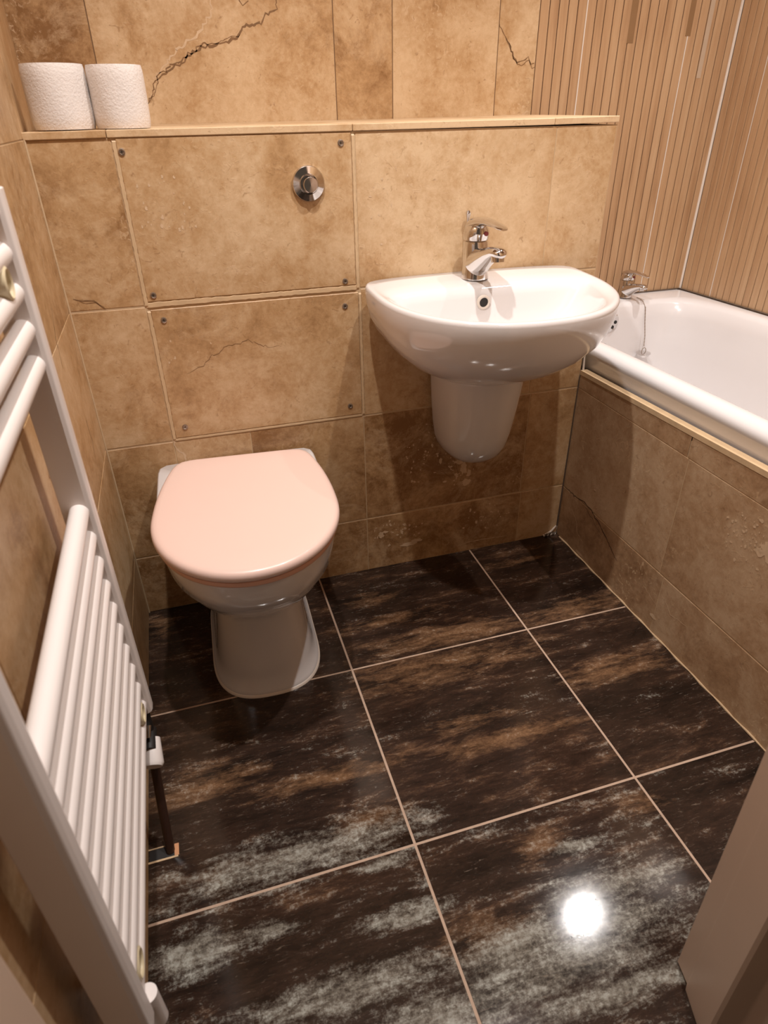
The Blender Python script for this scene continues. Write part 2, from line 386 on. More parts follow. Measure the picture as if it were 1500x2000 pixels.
# ---- left wall (bends slightly outwards behind the boxing)
def LEFT(u, w, d):
    x = 0.0 if u <= 0 else -0.038 * u / 0.45
    return P((x + d, u, w))
mb = MB()
for (a, b_) in ((YF - 0.2, 0.0), (0.0, D)):
    quad(mb, LEFT, a, b_, 0, 2.4, -0.0010, 1)
rows = [0.0, 0.1745, 0.4705, 0.7705, 1.0675, 1.368, 1.668, 1.968, 2.268, 2.40]
for r in range(len(rows) - 1):
    us = [YF - 0.2, -0.90, 0.0] if r % 2 == 0 else [YF - 0.2, -0.78, 0.0]
    for a, b_ in zip(us[:-1], us[1:]):
        tile(mb, LEFT, a, b_, rows[r], rows[r + 1], random.uniform(-0.03, 0.03), g=0.0009)
    tile(mb, LEFT, 0.0, D, rows[r], rows[r + 1], 0.0, g=0.0006)
vein(mb, LEFT, [(-0.10, 0.93), (-0.13, 0.90), (-0.145, 0.87)], 0.002, 3)
vein(mb, LEFT, [(-0.17, 0.82), (-0.21, 0.78), (-0.22, 0.73)], 0.0018, 2, 0.002)
vein(mb, LEFT, [(-0.52, 0.74), (-0.50, 0.70), (-0.53, 0.68), (-0.51, 0.64)], 0.002, 2, 0.004)
vein(mb, LEFT, [(-0.14, 0.60), (-0.13, 0.55), (-0.15, 0.53)], 0.002, 2, 0.003)
struct(mb.build('wall_left', ['stone', 'grout', 'vein', 'vein_light'], fix=False))

# ---- cistern boxing: low tiled wall across the room
mb = MB()
mb.box((-0.02, 0.0007, 0.0), (W, D, H - 0.012), 1)
def row(fr, mbx, us, w0, w1, tones, g=0.0010, seeds=None):
    for i, (a, b_) in enumerate(zip(us[:-1], us[1:])):
        if tones[i] is None: continue
        tile(mbx, fr, a, b_, w0, w1, tones[i], seeds[i] if seeds else None, g)
row(BOX, mb, [0.0, 0.1425, 0.594, 1.040, W], 0.7710, 1.0670, [0.03, None, -0.055, -0.055], seeds=[2.2, 0, 11.4, 5.1])
row(BOX, mb, [0.0, 0.1440, 0.596, 1.040, W], 0.4690, 0.7690, [0.0, None, 0.02, 0.01], seeds=[8.8, 0, 3.3, 14.2])
row(BOX, mb, [0.0, 0.1440, 0.318, 0.594, 1.047, W], 0.1710, 0.4670, [0.06, 0.04, 0.05, 0.09, 0.03], seeds=[1.7, 20.2, 20.9, 9.3, 6.4])
row(BOX, mb, [0.0, 0.1440, 0.594, 1.051, W], 0.0, 0.1690, [0.06, 0.06, 0.07, 0.0], seeds=[13.1, 7.5, 17.7, 4.0])
# vertical cut strips left of the access panels, hairline cracks, filler smears
vein(mb, BOX, [(0.014, 0.796), (0.030, 0.790), (0.050, 0.790), (0.068, 0.772)], 0.0026, 2, 0.001)
vein(mb, BOX, [(0.016, 0.793), (0.034, 0.786), (0.052, 0.786), (0.066, 0.772)], 0.0014, 2, 0.001)
for k, (x, z, rx, rz) in enumerate([(0.855, 0.300, 0.014, 0.008), (0.868, 0.278, 0.010, 0.018), (0.884, 0.258, 0.007, 0.012), (0.878, 0.232, 0.012, 0.010), (0.845, 0.262, 0.004, 0.004), (0.83, 0.287, 0.005, 0.003), (0.80, 0.31, 0.004, 0.008), (0.79, 0.333, 0.004, 0.003), (0.775, 0.36, 0.003, 0.005), (0.757, 0.345, 0.003, 0.003), (0.815, 0.245, 0.006, 0.003),
                            (0.715, 0.062, 0.026, 0.006), (0.735, 0.070, 0.016, 0.007), (0.633, 0.109, 0.008, 0.010), (0.645, 0.117, 0.009, 0.004), (0.68, 0.10, 0.004, 0.003), (0.70, 0.13, 0.004, 0.005), (0.715, 0.125, 0.003, 0.004), (0.66, 0.135, 0.003, 0.003), (0.96, 0.345, 0.004, 0.004)]):
    patch(mb, BOX, (x, z), blob(rx, rz, 16, 30 + k), 3)
vein(mb, BOX, [(0.84, 0.305), (0.846, 0.28), (0.86, 0.25), (0.868, 0.225)], 0.0018, 2, 0.003)
vein(mb, BOX, [(0.80, 0.285), (0.815, 0.265), (0.835, 0.262)], 0.0015, 2, 0.003)
vein(mb, BOX, [(0.61, 0.112), (0.63, 0.098), (0.66, 0.088), (0.70, 0.053), (0.74, 0.062)], 0.0013, 2, 0.003)
vein(mb, BOX, [(0.86, 0.022), (0.90, 0.030), (0.95, 0.030), (1.02, 0.026)], 0.002, 3, 0.001)
vein(mb, BOX, [(0.147, 0.470), (0.150, 0.445), (0.164, 0.430), (0.160, 0.405)], 0.004, 3, 0.003)
def flecks(mbx, fr, cu, cw, ru, rw, n, sd):
    q = random.Random(sd)
    for k in range(n):
        a_, d_ = q.uniform(0, 2 * PI), q.random() ** 0.7; sz = q.uniform(0.0010, 0.0034)
        patch(mbx, fr, (cu + ru * d_ * math.cos(a_), cw + rw * d_ * math.sin(a_)), blob(sz * q.uniform(0.5, 1.2), sz * q.uniform(0.4, 1.5), 8, sd * 100 + k, 0.5), 3)
flecks(mb, BOX, 0.76, 0.34, 0.10, 0.09, 60, 3); flecks(mb, BOX, 0.68, 0.11, 0.08, 0.045, 45, 4); flecks(mb, BOX, 0.93, 0.11, 0.09, 0.05, 30, 5); flecks(mb, BOX, 0.86, 0.28, 0.04, 0.06, 30, 6)
flecks(mb, BOX, 0.66, 0.95, 0.05, 0.10, 14, 8)
# dirty sealant in the corner with the bath panel and along the floor
mb.tube([(W - 0.002, -0.002, 0.03), (W - 0.002, -0.002, 0.2), (W - 0.001, -0.002, 0.50)], [0.0024, 0.0014, 0.0012], 8, 4)
mb.tube([(0.001, -0.001, 0.0), (0.001, -0.001, 1.07)], 0.0022, 8, 1)
for k in range(12):
    mb.tube([(W - 0.045 + k * 0.004, -0.003 - 0.002 * math.sin(k), 0.002), (W - 0.041 + k * 0.004, -0.004, 0.004 + 0.002 * (k % 3))], [0.004, 0.003], 7, 4 if k % 3 else 5)
mb.tube([(W - 0.04, -0.003, 0.006), (W - 0.02, -0.002, 0.012), (W - 0.006, -0.003, 0.03)], [0.002, 0.003, 0.002], 7, 5)
struct(mb.build('wall_boxing', ['stone', 'grout', 'vein', 'vein_light', 'mould', 'silicone'], fix=False))

# ---- tiled ledge on the boxing
mb = MB()
TOP = lambda u, w, d: P((u, w, H + d))
def ledge_piece(x0, x1, dz0, dz1, sd, tone):
    z0 = H - 0.0125
    v = [(x0, -0.003, z0 + dz0), (x1, -0.003, z0 + dz1), (x1, D, z0 + dz1), (x0, D, z0 + dz0)]
    v += [(a, b_, c_ + 0.0120) for a, b_, c_ in v]
    mb.add(v, [(0, 1, 2, 3), (4, 5, 6, 7), (0, 1, 5, 4), (1, 2, 6, 5), (2, 3, 7, 6), (3, 0, 4, 7)], 0, tone, sd)
ledge_piece(-0.001, 0.1360, -0.001, 0.0, 2.1, -0.02)
ledge_piece(0.1372, 0.5890, 0.0, 0.001, 5.1, -0.08)
ledge_piece(0.5902, 1.031, 0.001, 0.003, 7.6, -0.10)
ledge_piece(1.0320, W + 0.001, 0.003, 0.005, 9.6, -0.08)
struct(mb.build('trim_1', ['stone'], bevel=0.0012))

# ---- back wall: travertine part + slat tiles
mb = MB()
quad(mb, BACK, -0.05, W + 0.02, 1.06, 2.4, -0.0012, 1)
quad(mb, BACK, W, XR + 0.02, 0.0, 2.4, -0.0025, 4)
bu = [-0.045, 0.1215, 0.669, 0.8165, 1.101, 1.2125]
bt = [[0.06, -0.02, 0.03, -0.09, 0.0], [0.0, -0.03, 0.0, -0.05, 0.0]]
for r, (w0, w1) in enumerate(((1.07, 1.372), (1.372, 1.672), (1.672, 1.972), (1.972, 2.272), (2.272, 2.40))):
    row(BACK, mb, bu, w0, w1, bt[min(r, 1)], g=0.0010, seeds=[1.1 + r, 22.4 + r * 3, 6.6 + r, 12.7 + r, 30.1 + r])
mvein = [(0.211, 1.116), (0.232, 1.140), (0.240, 1.165), (0.276, 1.188), (0.300, 1.198), (0.346, 1.227), (0.40, 1.236), (0.44, 1.248), (0.452, 1.268), (0.50, 1.276), (0.511, 1.292), (0.535, 1.305), (0.545, 1.34), (0.57, 1.371)]
vein(mb, BACK, mvein, 0.0050, 2, 0.0035)
vein(mb, BACK, [(a + 0.006, b_ + 0.006) for a, b_ in mvein[:8]], 0.003, 2, 0.004)
vein(mb, BACK, [(0.24, 1.17), (0.30, 1.225), (0.36, 1.262), (0.39, 1.30), (0.38, 1.36)], 0.0045, 5, 0.004)
v2 = [(1.101, 1.284), (1.115, 1.262), (1.135, 1.235), (1.148, 1.210), (1.160, 1.203), (1.175, 1.205), (1.188, 1.213), (1.197, 1.198), (1.209, 1.200)]
vein(mb, BACK, v2, 0.0040, 2, 0.002); vein(mb, BACK, [(a + 0.004, b_ - 0.007) for a, b_ in v2[1:]], 0.0025, 2, 0.003)
vein(mb, BACK, [(0.47, 1.31), (0.43, 1.33), (0.41, 1.36)], 0.004, 2, 0.008)
# brown damp-looking smear at the top of the slats
PITCH = 0.02700
def slats(mbx, fr, u0, u1, first_white, sgn, w0, w1):
    """reeded tiles: narrow slats, pale grout every twelfth"""
    u = u0; k = 0
    while u < u1 - 0.004:
        e = min(u + PITCH, u1)
        dist = round((u - first_white) / PITCH)
        tile(mbx, fr, u, e, w0, w1, random.uniform(-0.05, 0.05), random.uniform(0, 30), g=0.0013, m=3, r=0.0006)
        if dist % 12 == 0:
            quad(mbx, fr, u - 0.0016, u + 0.0016, w0, w1, 0.0002, 6)
        u = e; k += 1
slats(mb, BACK, 1.2125, XR, 1.2125 + 5 * PITCH, 1, 0.5, 2.4)
quad(mb, BACK, 1.480, 1.500, 1.245, 1.60, 0.0004, 7)
quad(mb, BACK, 1.663, 1.680, 1.262, 1.60, 0.0004, 7)
quad(mb, BACK, 1.727, 1.741, 1.165, 1.55, 0.0004, 8)  # pale strip: a blurred reflection painted onto the slats
M['slat_reflection'] = plain('painted_slat_reflection', (0.52, 0.40, 0.29), 0.3, vary=0.05)
M['smear'] = plain('brown_stain', (0.27, 0.155, 0.075), 0.4, vary=0.1)
struct(mb.build('wall_back', ['stone', 'grout_dark', 'vein', 'slat', 'slat_gap', 'vein_light', 'silicone', 'smear', 'slat_reflection'], fix=False))

# ---- right wall: slat tiles
RIGHT = lambda u, w, d: P((XR - d, u, w))
mb = MB()
quad(mb, RIGHT, YF - 0.2, D, 0.0, 2.4, -0.0025, 1)
slats(mb, RIGHT, 0.309 - PITCH * 58, D - 0.0025, 0.309, 1, 0.5, 2.4)
mb.tube([(XR - 0.001, D - 0.001, 0.55), (XR - 0.001, D - 0.001, 2.4)], 0.0042, 8, 2)
for i in range(len(mb.m)):
    if mb.m[i] == 3: mb.m[i] = 0
    elif mb.m[i] == 6: mb.m[i] = 2
struct(mb.build('wall_right', ['slat', 'slat_gap', 'silicone'], fix=False))

# ---- doorway wall, ceiling
mb = MB()
mb.box((0.86, YF - 0.12, 0), (XR + 0.1, YF, 2.4)); mb.box((-0.08, YF - 0.12, 2.02), (0.86, YF, 2.4))
struct(mb.build('wall_front', ['stone']))
mb = MB(); mb.box((-0.1, YF - 0.12, CEIL), (XR + 0.1, D + 0.05, CEIL + 0.05)); struct(mb.build('ceiling', ['plaster']))

# ---- door frame: painted right jamb (leaning a little) and left jamb
mb = MB()
def jamb(prof, z0s, top, lean):
    n = len(prof); rings = []
    rings.append([P((x, y, z)) for (x, y), z in zip(prof, z0s)])
    for z in (0.3, 1.0, top): rings.append([P((x + lean * z, y, z)) for x, y in prof])
    mb.loft(rings)
prof = [(0.7685, -1.095), (0.7575, -1.127), (0.7560, -1.130), (0.7370, -1.188), (0.7385, -1.193), (0.7560, -1.210), (0.7700, -1.30), (0.90, -1.30), (0.90, -1.095)]
jamb(prof, [0.002, 0.012, 0.0, 0.0, 0.0, 0.0, 0, 0, 0.002], 2.06, -0.030)
struct(mb.build('door_frame_1', ['paint'], bevel=0.002))
mb = MB()
mb.box((-0.06, -1.30, 0), (0.028, -1.142, 2.06)); struct(mb.build('door_frame_2', ['paint'], bevel=0.004))

# ================================================================== ACCESS PANELS with screws
def screw(parent, x, z, y, s=1.0):
    b_ = MB(); lathe(b_, (x, y, z), [(0.0062 * s, 0.0), (0.0060 * s, -0.0016), (0.0042 * s, -0.0022), (0.0036 * s, -0.0012), (0.0, -0.0012)], 'y', 20, 0, True, False)
    b_.box((x - 0.0026 * s, y - 0.0017, z - 0.0005), (x + 0.0026 * s, y - 0.0011, z + 0.0005), 1)
    b_.box((x - 0.0005, y - 0.0017, z - 0.0026 * s), (x + 0.0005, y - 0.0011, z + 0.0026 * s), 1)
    b_.build('screw', ['steel', 'dark'], parent, smooth=True)
def access_panel(x0, x1, z0, z1, label, tone, seed, screws, veins, bead=0.012):
    t = thing('access_panel', ((x0 + x1) / 2, 0, z0), label, 'panel', 'screwed tile panels in the boxing')
    b_ = MB(); tile(b_, BOX, x0, x1, z0, z1, tone, seed, g=0.0, th=0.0015, r=0.001)
    for vv in veins: vein(b_, BOX, vv, 0.0014, 1, 0.0035, d=0.0018)
    for k in range(26 if seed < 20 else 6):
        q = random.Random(k + int(seed) * 50); sz = q.uniform(0.0010, 0.0034)
        px, pz = x0 + 0.05 + q.uniform(-0.035, 0.07), (z0 + z1) / 2 + 0.03 + q.uniform(-0.05, 0.05)
        b_.add([P((px + a_, -0.0018, pz + c_)) for a_, c_ in blob(sz * 0.8, sz * 1.3, 8, k, 0.5)], [tuple(range(8))], 2)
    b_.build('tile_panel', ['stone', 'vein', 'vein_light'], t, fix=False)
    g = MB(); rnd = random.Random(int(seed)); nn = 60
    def strip(pa, pb, wd):
        d = P((pb[0] - pa[0], 0, pb[1] - pa[1])); q = P((-d.z, 0, d.x)).normalized(); vs = []
        for i in range(nn + 1):
            c_ = P((pa[0], 0, pa[1])) + d * (i / nn); l = wd / 2 * rnd.uniform(0.75, 1.1); h = wd / 2 * rnd.uniform(0.8, 1.25); pk = 0.002 if i in (0, nn) else -0.0014
            vs += [c_ - q * l + P((0, 0.002, 0)), c_ - q * l * 0.7 + P((0, pk, 0)), c_ + q * h * 0.7 + P((0, pk, 0)), c_ + q * h + P((0, 0.002, 0))]
        g.add(vs, [(4 * i + j, 4 * i + j + 1, 4 * i + j + 5, 4 * i + j + 4) for i in range(nn) for j in range(3)])
    strip((x0 - 0.008, z0 - bead / 2 - 0.001), (x1 + 0.006, z0 - bead / 2 - 0.001), bead)
    strip((x0 - 0.0035, z1), (x0 - 0.0035, z0 - bead), 0.009); strip((x1 + 0.004, z1), (x1 + 0.004, z0 - bead), 0.007)
    g.build('grout_bead', ['edge'], t, fix=False)
    for x, z in screws: screw(t, x, z, -0.0016)
access_panel(0.150, 0.5860, 0.7790, 1.0660, 'upper screwed travertine access panel holding the chrome flush button', -0.01, 15.3,
             [(0.157, 1.045), (0.565, 1.049), (0.163, 0.791), (0.562, 0.788)], [])
access_panel(0.1520, 0.5900, 0.4750, 0.7620, 'lower screwed travertine access panel above the toilet lid', 0.015, 27.9,
             [(0.174, 0.740), (0.559, 0.735), (0.176, 0.500), (0.561, 0.499)],
             [[(0.20, 0.62), (0.24, 0.635), (0.26, 0.655), (0.30, 0.675), (0.34, 0.68), (0.37, 0.665), (0.41, 0.66)]], 0.006)

# ---- flush button
t = thing('flush_button', (0.495, -0.0015, 0.980), 'round chrome flush button on the upper tile panel', 'flush button')
b_ = MB(); lathe(b_, (0.495, -0.0016, 0.980), [(0.0325, 0.0), (0.0330, -0.003), (0.0310, -0.0065), (0.0190, -0.0100), (0.0175, -0.0092), (0.0165, -0.003), (0.0, -0.003)], 'y', 56, 0, True, False)
b_.build('bezel', ['chrome'], t, smooth=True)
b_ = MB(); lathe(b_, (0.497, -0.0046, 0.979), [(0.0150, 0.0), (0.0150, -0.012), (0.0135, -0.0145), (0.0, -0.0150)], 'y', 40, 0, True, False); b_.build('button', ['chrome'], t, smooth=True)

# ================================================================== TOILET ROLLS
def toilet_roll(x, y, r, h, label, seed):
    t = thing('toilet_roll', (x, y, H), label, 'toilet roll', 'toilet rolls on the ledge')
    rnd = random.Random(seed); b_ = MB(); rings = []
    n = 56; hs = 14
    for side in ('out', 'in'):
        for i in range(hs + 1):
            z = h * i / hs if side == 'out' else h * (1 - i / hs)
            ring = []
            for k in range(n):
                a = 2 * PI * k / n
                if side == 'out':
                    e = 0.0022 * (abs(2 * i / hs - 1) ** 6); rr = r - e + 0.0003 * math.sin(5 * a + i * 0.3 + seed) + 0.00012 * math.sin(11 * a - i * 0.7)
                else: rr = 0.0215
                ring.append(P((x + rr * math.cos(a), y + rr * math.sin(a), H + 0.0008 + z)))
            rings.append(ring)
    rings.append(rings[0]); b_.loft(rings, False, False); b_.build('paper', ['paper'], t, smooth=True)
    c_ = MB(); rr = [[P((x + q * math.cos(2 * PI * k / 32), y + q * math.sin(2 * PI * k / 32), H + 0.0008 + z)) for k in range(32)] for q, z in ((0.0213, 0), (0.0213, h - 0.001), (0.0203, h - 0.001), (0.0203, 0))]
    rr.append(rr[0]); c_.loft(rr, False, False); c_.build('cardboard_core', ['card'], t, smooth=True)
toilet_roll(0.066, 0.062, 0.0535, 0.098, 'white toilet roll in the left corner of the ledge', 1)
toilet_roll(0.1685, 0.060, 0.0490, 0.0965, 'white toilet roll further from the left wall, right of its twin', 4)

# ================================================================== BASIN
XB = 0.846; ZB = 0.776
bt_ = thing('wash_basin', (XB, 0, 0.60), 'white wall-hung wash basin with mixer tap on the travertine boxing', 'basin')
b_ = MB(); TL = -0.035 * -1 * 0.45
def br(z, hw, hb, hf, nb=8, nf=2.25, yc=-0.12, tilt=0.030): return dring(XB, yc, z, hw, hb, hf, nb, nf, tilt=tilt)
def bb(z, hw, hf, tilt=0.03, yb=-0.001, k=16): return basin_ring(XB, z, hw, hf, yb, k, tilt=tilt)
rings = [bb(0.612, 0.085, 0.085, 0), bb(0.604, 0.112, 0.112, 0), bb(0.612, 0.140, 0.142, 0), bb(0.632, 0.174, 0.180, 0.005), bb(0.660, 0.206, 0.217, 0.01), bb(0.692, 0.231, 0.246, 0.015),
         bb(0.722, 0.246, 0.262, 0.02), bb(0.750, 0.2525, 0.2700, 0.025), bb(ZB, 0.2540, 0.2725), bb(ZB + 0.006, 0.2525, 0.2710), bb(ZB + 0.0085, 0.2485, 0.2670),
         bb(ZB + 0.0080, 0.2420, 0.2600, yb=-0.020, k=10), bb(ZB + 0.0060, 0.2370, 0.2545, yb=-0.055, k=9), bb(ZB + 0.0035, 0.2300, 0.2470, yb=-0.098, k=8), bb(ZB - 0.003, 0.2240, 0.2410, yb=-0.115, k=8),
         bb(ZB - 0.018, 0.2160, 0.2330, yb=-0.122, k=7), bb(ZB - 0.045, 0.196, 0.212, 0.015, -0.130, 6), bb(ZB - 0.080, 0.164, 0.180, 0, -0.143, 5), bb(ZB - 0.108, 0.120, 0.140, 0, -0.158, 4),
         dring(XB, -0.205, ZB - 0.124, 0.070, 0.036, 0.048, 2.1, 2.1, n=128), dring(XB, -0.212, ZB - 0.129, 0.022, 0.021, 0.022, 2, 2, n=128)]
b_.loft(rings, True, True); b_.build('bowl', ['ceramic'], bt_, smooth=True, angle=180)
b_ = MB(); lathe(b_, (XB, -0.212, ZB - 0.129), [(0.026, 0.0), (0.025, 0.0025), (0.019, 0.0025), (0.018, 0.001), (0.0165, 0.006), (0.0, 0.007)], 'z', 32, 0, True, False); b_.build('drain', ['chrome'], bt_, smooth=True)
# overflow ring on the steep back of the bowl
b_ = MB(); lathe(b_, (XB - 0.012, -0.1280, ZB - 0.027), [(0.0150, 0.004), (0.0150, -0.0015), (0.0125, -0.0030), (0.0100, -0.0020), (0.0095, 0.003)], 'y', 36, 0, False, False)
lathe(b_, (XB - 0.012, -0.1280, ZB - 0.027), [(0.0098, -0.0004), (0.0, -0.0004)], 'y', 30, 1, False, False); b_.build('overflow', ['silicone', 'dark'], bt_, smooth=True)

# ---- half pedestal
b_ = MB(); XS = 0.858
def sr(z, hw, d_, nf=2.4): return dring(XS, -0.03, z, hw, 0.029, d_ - 0.03, 8, nf)
b_.loft([sr(0.604, 0.0995, 0.210), sr(0.58, 0.0985, 0.206), sr(0.50, 0.094, 0.188), sr(0.44, 0.089, 0.172), sr(0.400, 0.083, 0.158), sr(0.374, 0.074, 0.142), sr(0.357, 0.060, 0.122), sr(0.348, 0.042, 0.098), sr(0.345, 0.018, 0.06)])
sp_ = thing('half_pedestal', (XS, 0, 0.36), 'white ceramic half pedestal hanging under the basin', 'pedestal')
b_.build('shroud', ['ceramic'], sp_, smooth=True, angle=180)
b_ = MB(); lathe(b_, (XS - 0.094, -0.055, 0.577), [(0.0075, 0.003), (0.0075, -0.003), (0.0, -0.003)], 'x', 20, 0, False, False); b_.build('fixing_screw', ['steel'], sp_, smooth=True)

# ================================================================== TAPS
def mixer_tap(loc, s, label, rod=True, name='basin_mixer_tap', turn=0.0, flat=1.0):
    x, y, z = loc
    t = thing(name, loc, label, 'tap')
    def L(a, b2, c_):
        X, Y = a * s, b2 * s
        return P((x + X * math.cos(turn) - Y * math.sin(turn), y + X * math.sin(turn) + Y * math.cos(turn), z + c_ * s * flat))
    # body + spout as one flowing casting
    def ell(c, rx, rl, ax, n=32):
        """ellipse ring at c, half-width rx across, rl along direction ax=(dy,dz)"""
        return [L(c[0] + rx * math.cos(2 * PI * k / n), c[1] + rl * math.sin(2 * PI * k / n) * ax[0], c[2] + rl * math.sin(2 * PI * k / n) * ax[1]) for k in range(n)]
    b_ = MB()
    b_.loft([ell((0, 0, 0), .0265, .0265, (1, 0)), ell((0, 0, .004), .0262, .0262, (1, 0)), ell((0, .001, .02), .0240, .0250, (1, 0)), ell((0, .002, .045), .0238, .0245, (1, 0)), ell((0, .003, .068), .0240, .0240, (1, 0)), ell((0, .003, .074), .0228, .0228, (1, 0))])
    b_.build('body', ['chrome'], t, smooth=True)
    b_ = MB()
    b_.loft([ell((0, .000, .030), .0235, .028, (0.25, 1)), ell((0, -.018, .036), .0225, .0265, (0.30, 1)), ell((0, -.040, .048), .0200, .0190, (0.35, 1)), ell((0, -.068, .061), .0175, .0130, (0.35, 1)),
             ell((0, -.090, .068), .0155, .0105, (0.2, 1)), ell((0, -.102, .068), .0135, .0092, (0.0, 1)), ell((0, -.109, .066), .0085, .0060, (0.0, 1)), ell((0, -.111, .065), .002, .0015, (0, 1))])
    b_.build('spout', ['chrome'], t, smooth=True)
    b_ = MB(); b_.tube([L(0, -.093, .064), L(0, -.095, .0505)], [.0122 * s, .0115 * s], 24); b_.build('aerator', ['chrome'], t, smooth=True)
    b_ = MB(); b_.tube([L(0, .003, .073), L(0, .003, .077)], .0190 * s, 28); b_.build('collar', ['steel'], t, smooth=True)
    b_ = MB()
    b_.loft([ell((0, .003, .077), .0240, .0240, (1, 0)), ell((0, .003, .083), .0245, .0245, (1, 0)), ell((0, .000, .094), .0235, .0250, (1, .15)), ell((0, -.002, .104), .0190, .0205, (1, .25)), ell((0, -.004, .111), .013, .0150, (1, .25)), ell((0, -.005, .1135), .004, .005, (1, .2))])
    b_.build('cartridge_cap', ['chrome'], t, smooth=True)
    b_ = MB(); b_.tube([L(.007, -.0215, .0915), L(.0075, -.0262, .0910)], .0040 * s, 16); b_.build('hot_mark', ['red'], t, smooth=True)
    b_ = MB(); rings = []
    for (yy, zz, hw, th) in ((.0255, .086, .007, .004), (.0235, .093, .014, .0085), (.016, .1015, .019, .0110), (.000, .1090, .0205, .0110), (-.024, .1145, .0180, .0085), (-.052, .1170, .0140, .0058), (-.082, .1160, .0120, .0042), (-.104, .1135, .0105, .0030), (-.112, .1122, .0060, .0018)):
        rings.append([L(hw * math.cos(2 * PI * k / 24), yy, zz + th * math.sin(2 * PI * k / 24)) for k in range(24)])
    b_.loft(rings); b_.build('lever', ['chrome'], t, smooth=True)
    if rod:
        b_ = MB(); b_.tube([L(-.004, .036, .02), L(-.004, .036, .115)], .0018 * s, 12); b_.tube([L(-.004, .036, .100), L(-.004, .036, .112), L(-.004, .036, .124), L(-.004, .036, .128)], [.002 * s, .0032 * s, .0052 * s, .0030 * s], 16)
        b_.build('pop_up_rod', ['chrome'], t, smooth=True)
    return t
mixer_tap((XB - 0.003, -0.054, ZB + 0.0085), 1.14, 'chrome single-lever mixer tap on the wash basin', flat=0.90)
mixer_tap((1.584, 0.405, 0.578), 0.86, 'small chrome single-lever mixer tap at the end of the bath', rod=False, name='bath_mixer_tap', flat=0.8)

# ================================================================== BATH PANEL + BATH
t = thing('bath_surround', (W, -0.5, 0), 'travertine tiled side panel of the bath with a pale top ledge', 'bath surround')
YE = -1.10
def ztop(y): return 0.511 - 0.030 * y
b_ = MB(); b_.box((W + 0.001, YE, 0), (W + 0.012, 0.0, 0.505), 1)
row(PAN, b_, [YE, -0.895, -0.4545, 0.0], 0.0, 0.1655, [0.02, -0.01, 0.03], seeds=[3, 18.2, 7.9])
row(PAN, b_, [YE, -0.885, -0.4385, 0.0], 0.1665, 0.4675, [0.02, 0.01, -0.02], seeds=[5, 24.6, 12.2])
for a, c_ in ((YE, -0.4335), (-0.4325, 0.0)):
    x = W; g = 0.0008; sd = 8.8 if a == YE else 4.4
    b_.add([(x, a + g, 0.4685), (x, c_ - g, 0.4685), (x, c_ - g, ztop(c_) - 0.001), (x, a + g, ztop(a) - 0.001)], [(0, 1, 2, 3)], 0, 0.02, sd)
vein(b_, PAN, [(-0.01, 0.168), (-0.06, 0.166), (-0.10, 0.172), (-0.13, 0.172), (-0.17, 0.158), (-0.22, 0.138), (-0.25, 0.118), (-0.29, 0.096)], 0.0034, 2, 0.003)
vein(b_, PAN, [(-0.10, 0.172), (-0.15, 0.150), (-0.20, 0.128)], 0.0016, 2, 0.003)
vein(b_, PAN, [(-0.05, 0.13), (-0.09, 0.10), (-0.10, 0.07), (-0.14, 0.05)], 0.0018, 3, 0.003)
vein(b_, PAN, [(-0.462, 0.12), (-0.49, 0.105), (-0.505, 0.09), (-0.54, 0.098), (-0.56, 0.10)], 0.0020, 3, 0.002)
vein(b_, PAN, [(-0.40, 0.10), (-0.44, 0.085), (-0.46, 0.08)], 0.0016, 3, 0.002)
for k, (y, z, ry, rz) in enumerate([(-0.700, 0.395, 0.030, 0.022), (-0.668, 0.380, 0.014, 0.008), (-0.675, 0.345, 0.004, 0.003), (-0.62, 0.398, 0.004, 0.003), (-0.635, 0.372, 0.003, 0.004), (-0.60, 0.385, 0.003, 0.003), (-0.60, 0.36, 0.004, 0.002), (-0.64, 0.42, 0.004, 0.003), (-0.65, 0.44, 0.005, 0.004), (-0.148, 0.232, 0.005, 0.003), (-0.205, 0.205, 0.003, 0.004), (-0.455, 0.045, 0.012, 0.005), (-0.13, 0.012, 0.020, 0.005)]):
    patch(b_, PAN, (y, z), blob(ry, rz, 16, 70 + k), 3)
flecks(b_, PAN, -0.655, 0.385, 0.09, 0.06, 70, 7); b_.build('tiling', ['stone_panel', 'grout', 'vein_dark', 'vein_light'], t, fix=False)
b_ = MB(); n = 24; y0, y1 = YE, -0.001
for k in range(n):
    a = y0 + (y1 - y0) * k / n; c_ = y0 + (y1 - y0) * (k + 1) / n; q = 0.0006 * math.sin(k * 2.3)
    v = [(W - 0.001, a, ztop(a) - 0.008), (W - 0.001, c_, ztop(c_) - 0.008), (W + 0.0185, c_, ztop(c_) - 0.008), (W + 0.0185, a, ztop(a) - 0.008)]
    v += [(p[0], p[1], p[2] + 0.0115) for p in v]
    b_.add(v, [(0, 1, 2, 3), (4, 5, 6, 7), (0, 1, 5, 4), (2, 3, 7, 6)])
b_.build('top_ledge', ['edge'], t)
b_ = MB(); b_.tube([(W - 0.001, y, 0.0015 + 0.001 * math.sin(y * 70)) for y in [YE + 0.02 * k for k in range(55)]], [0.0022 + 0.0008 * math.sin(k * 1.7) for k in range(55)], 7); b_.build('sealant', ['grout'], t, smooth=True)

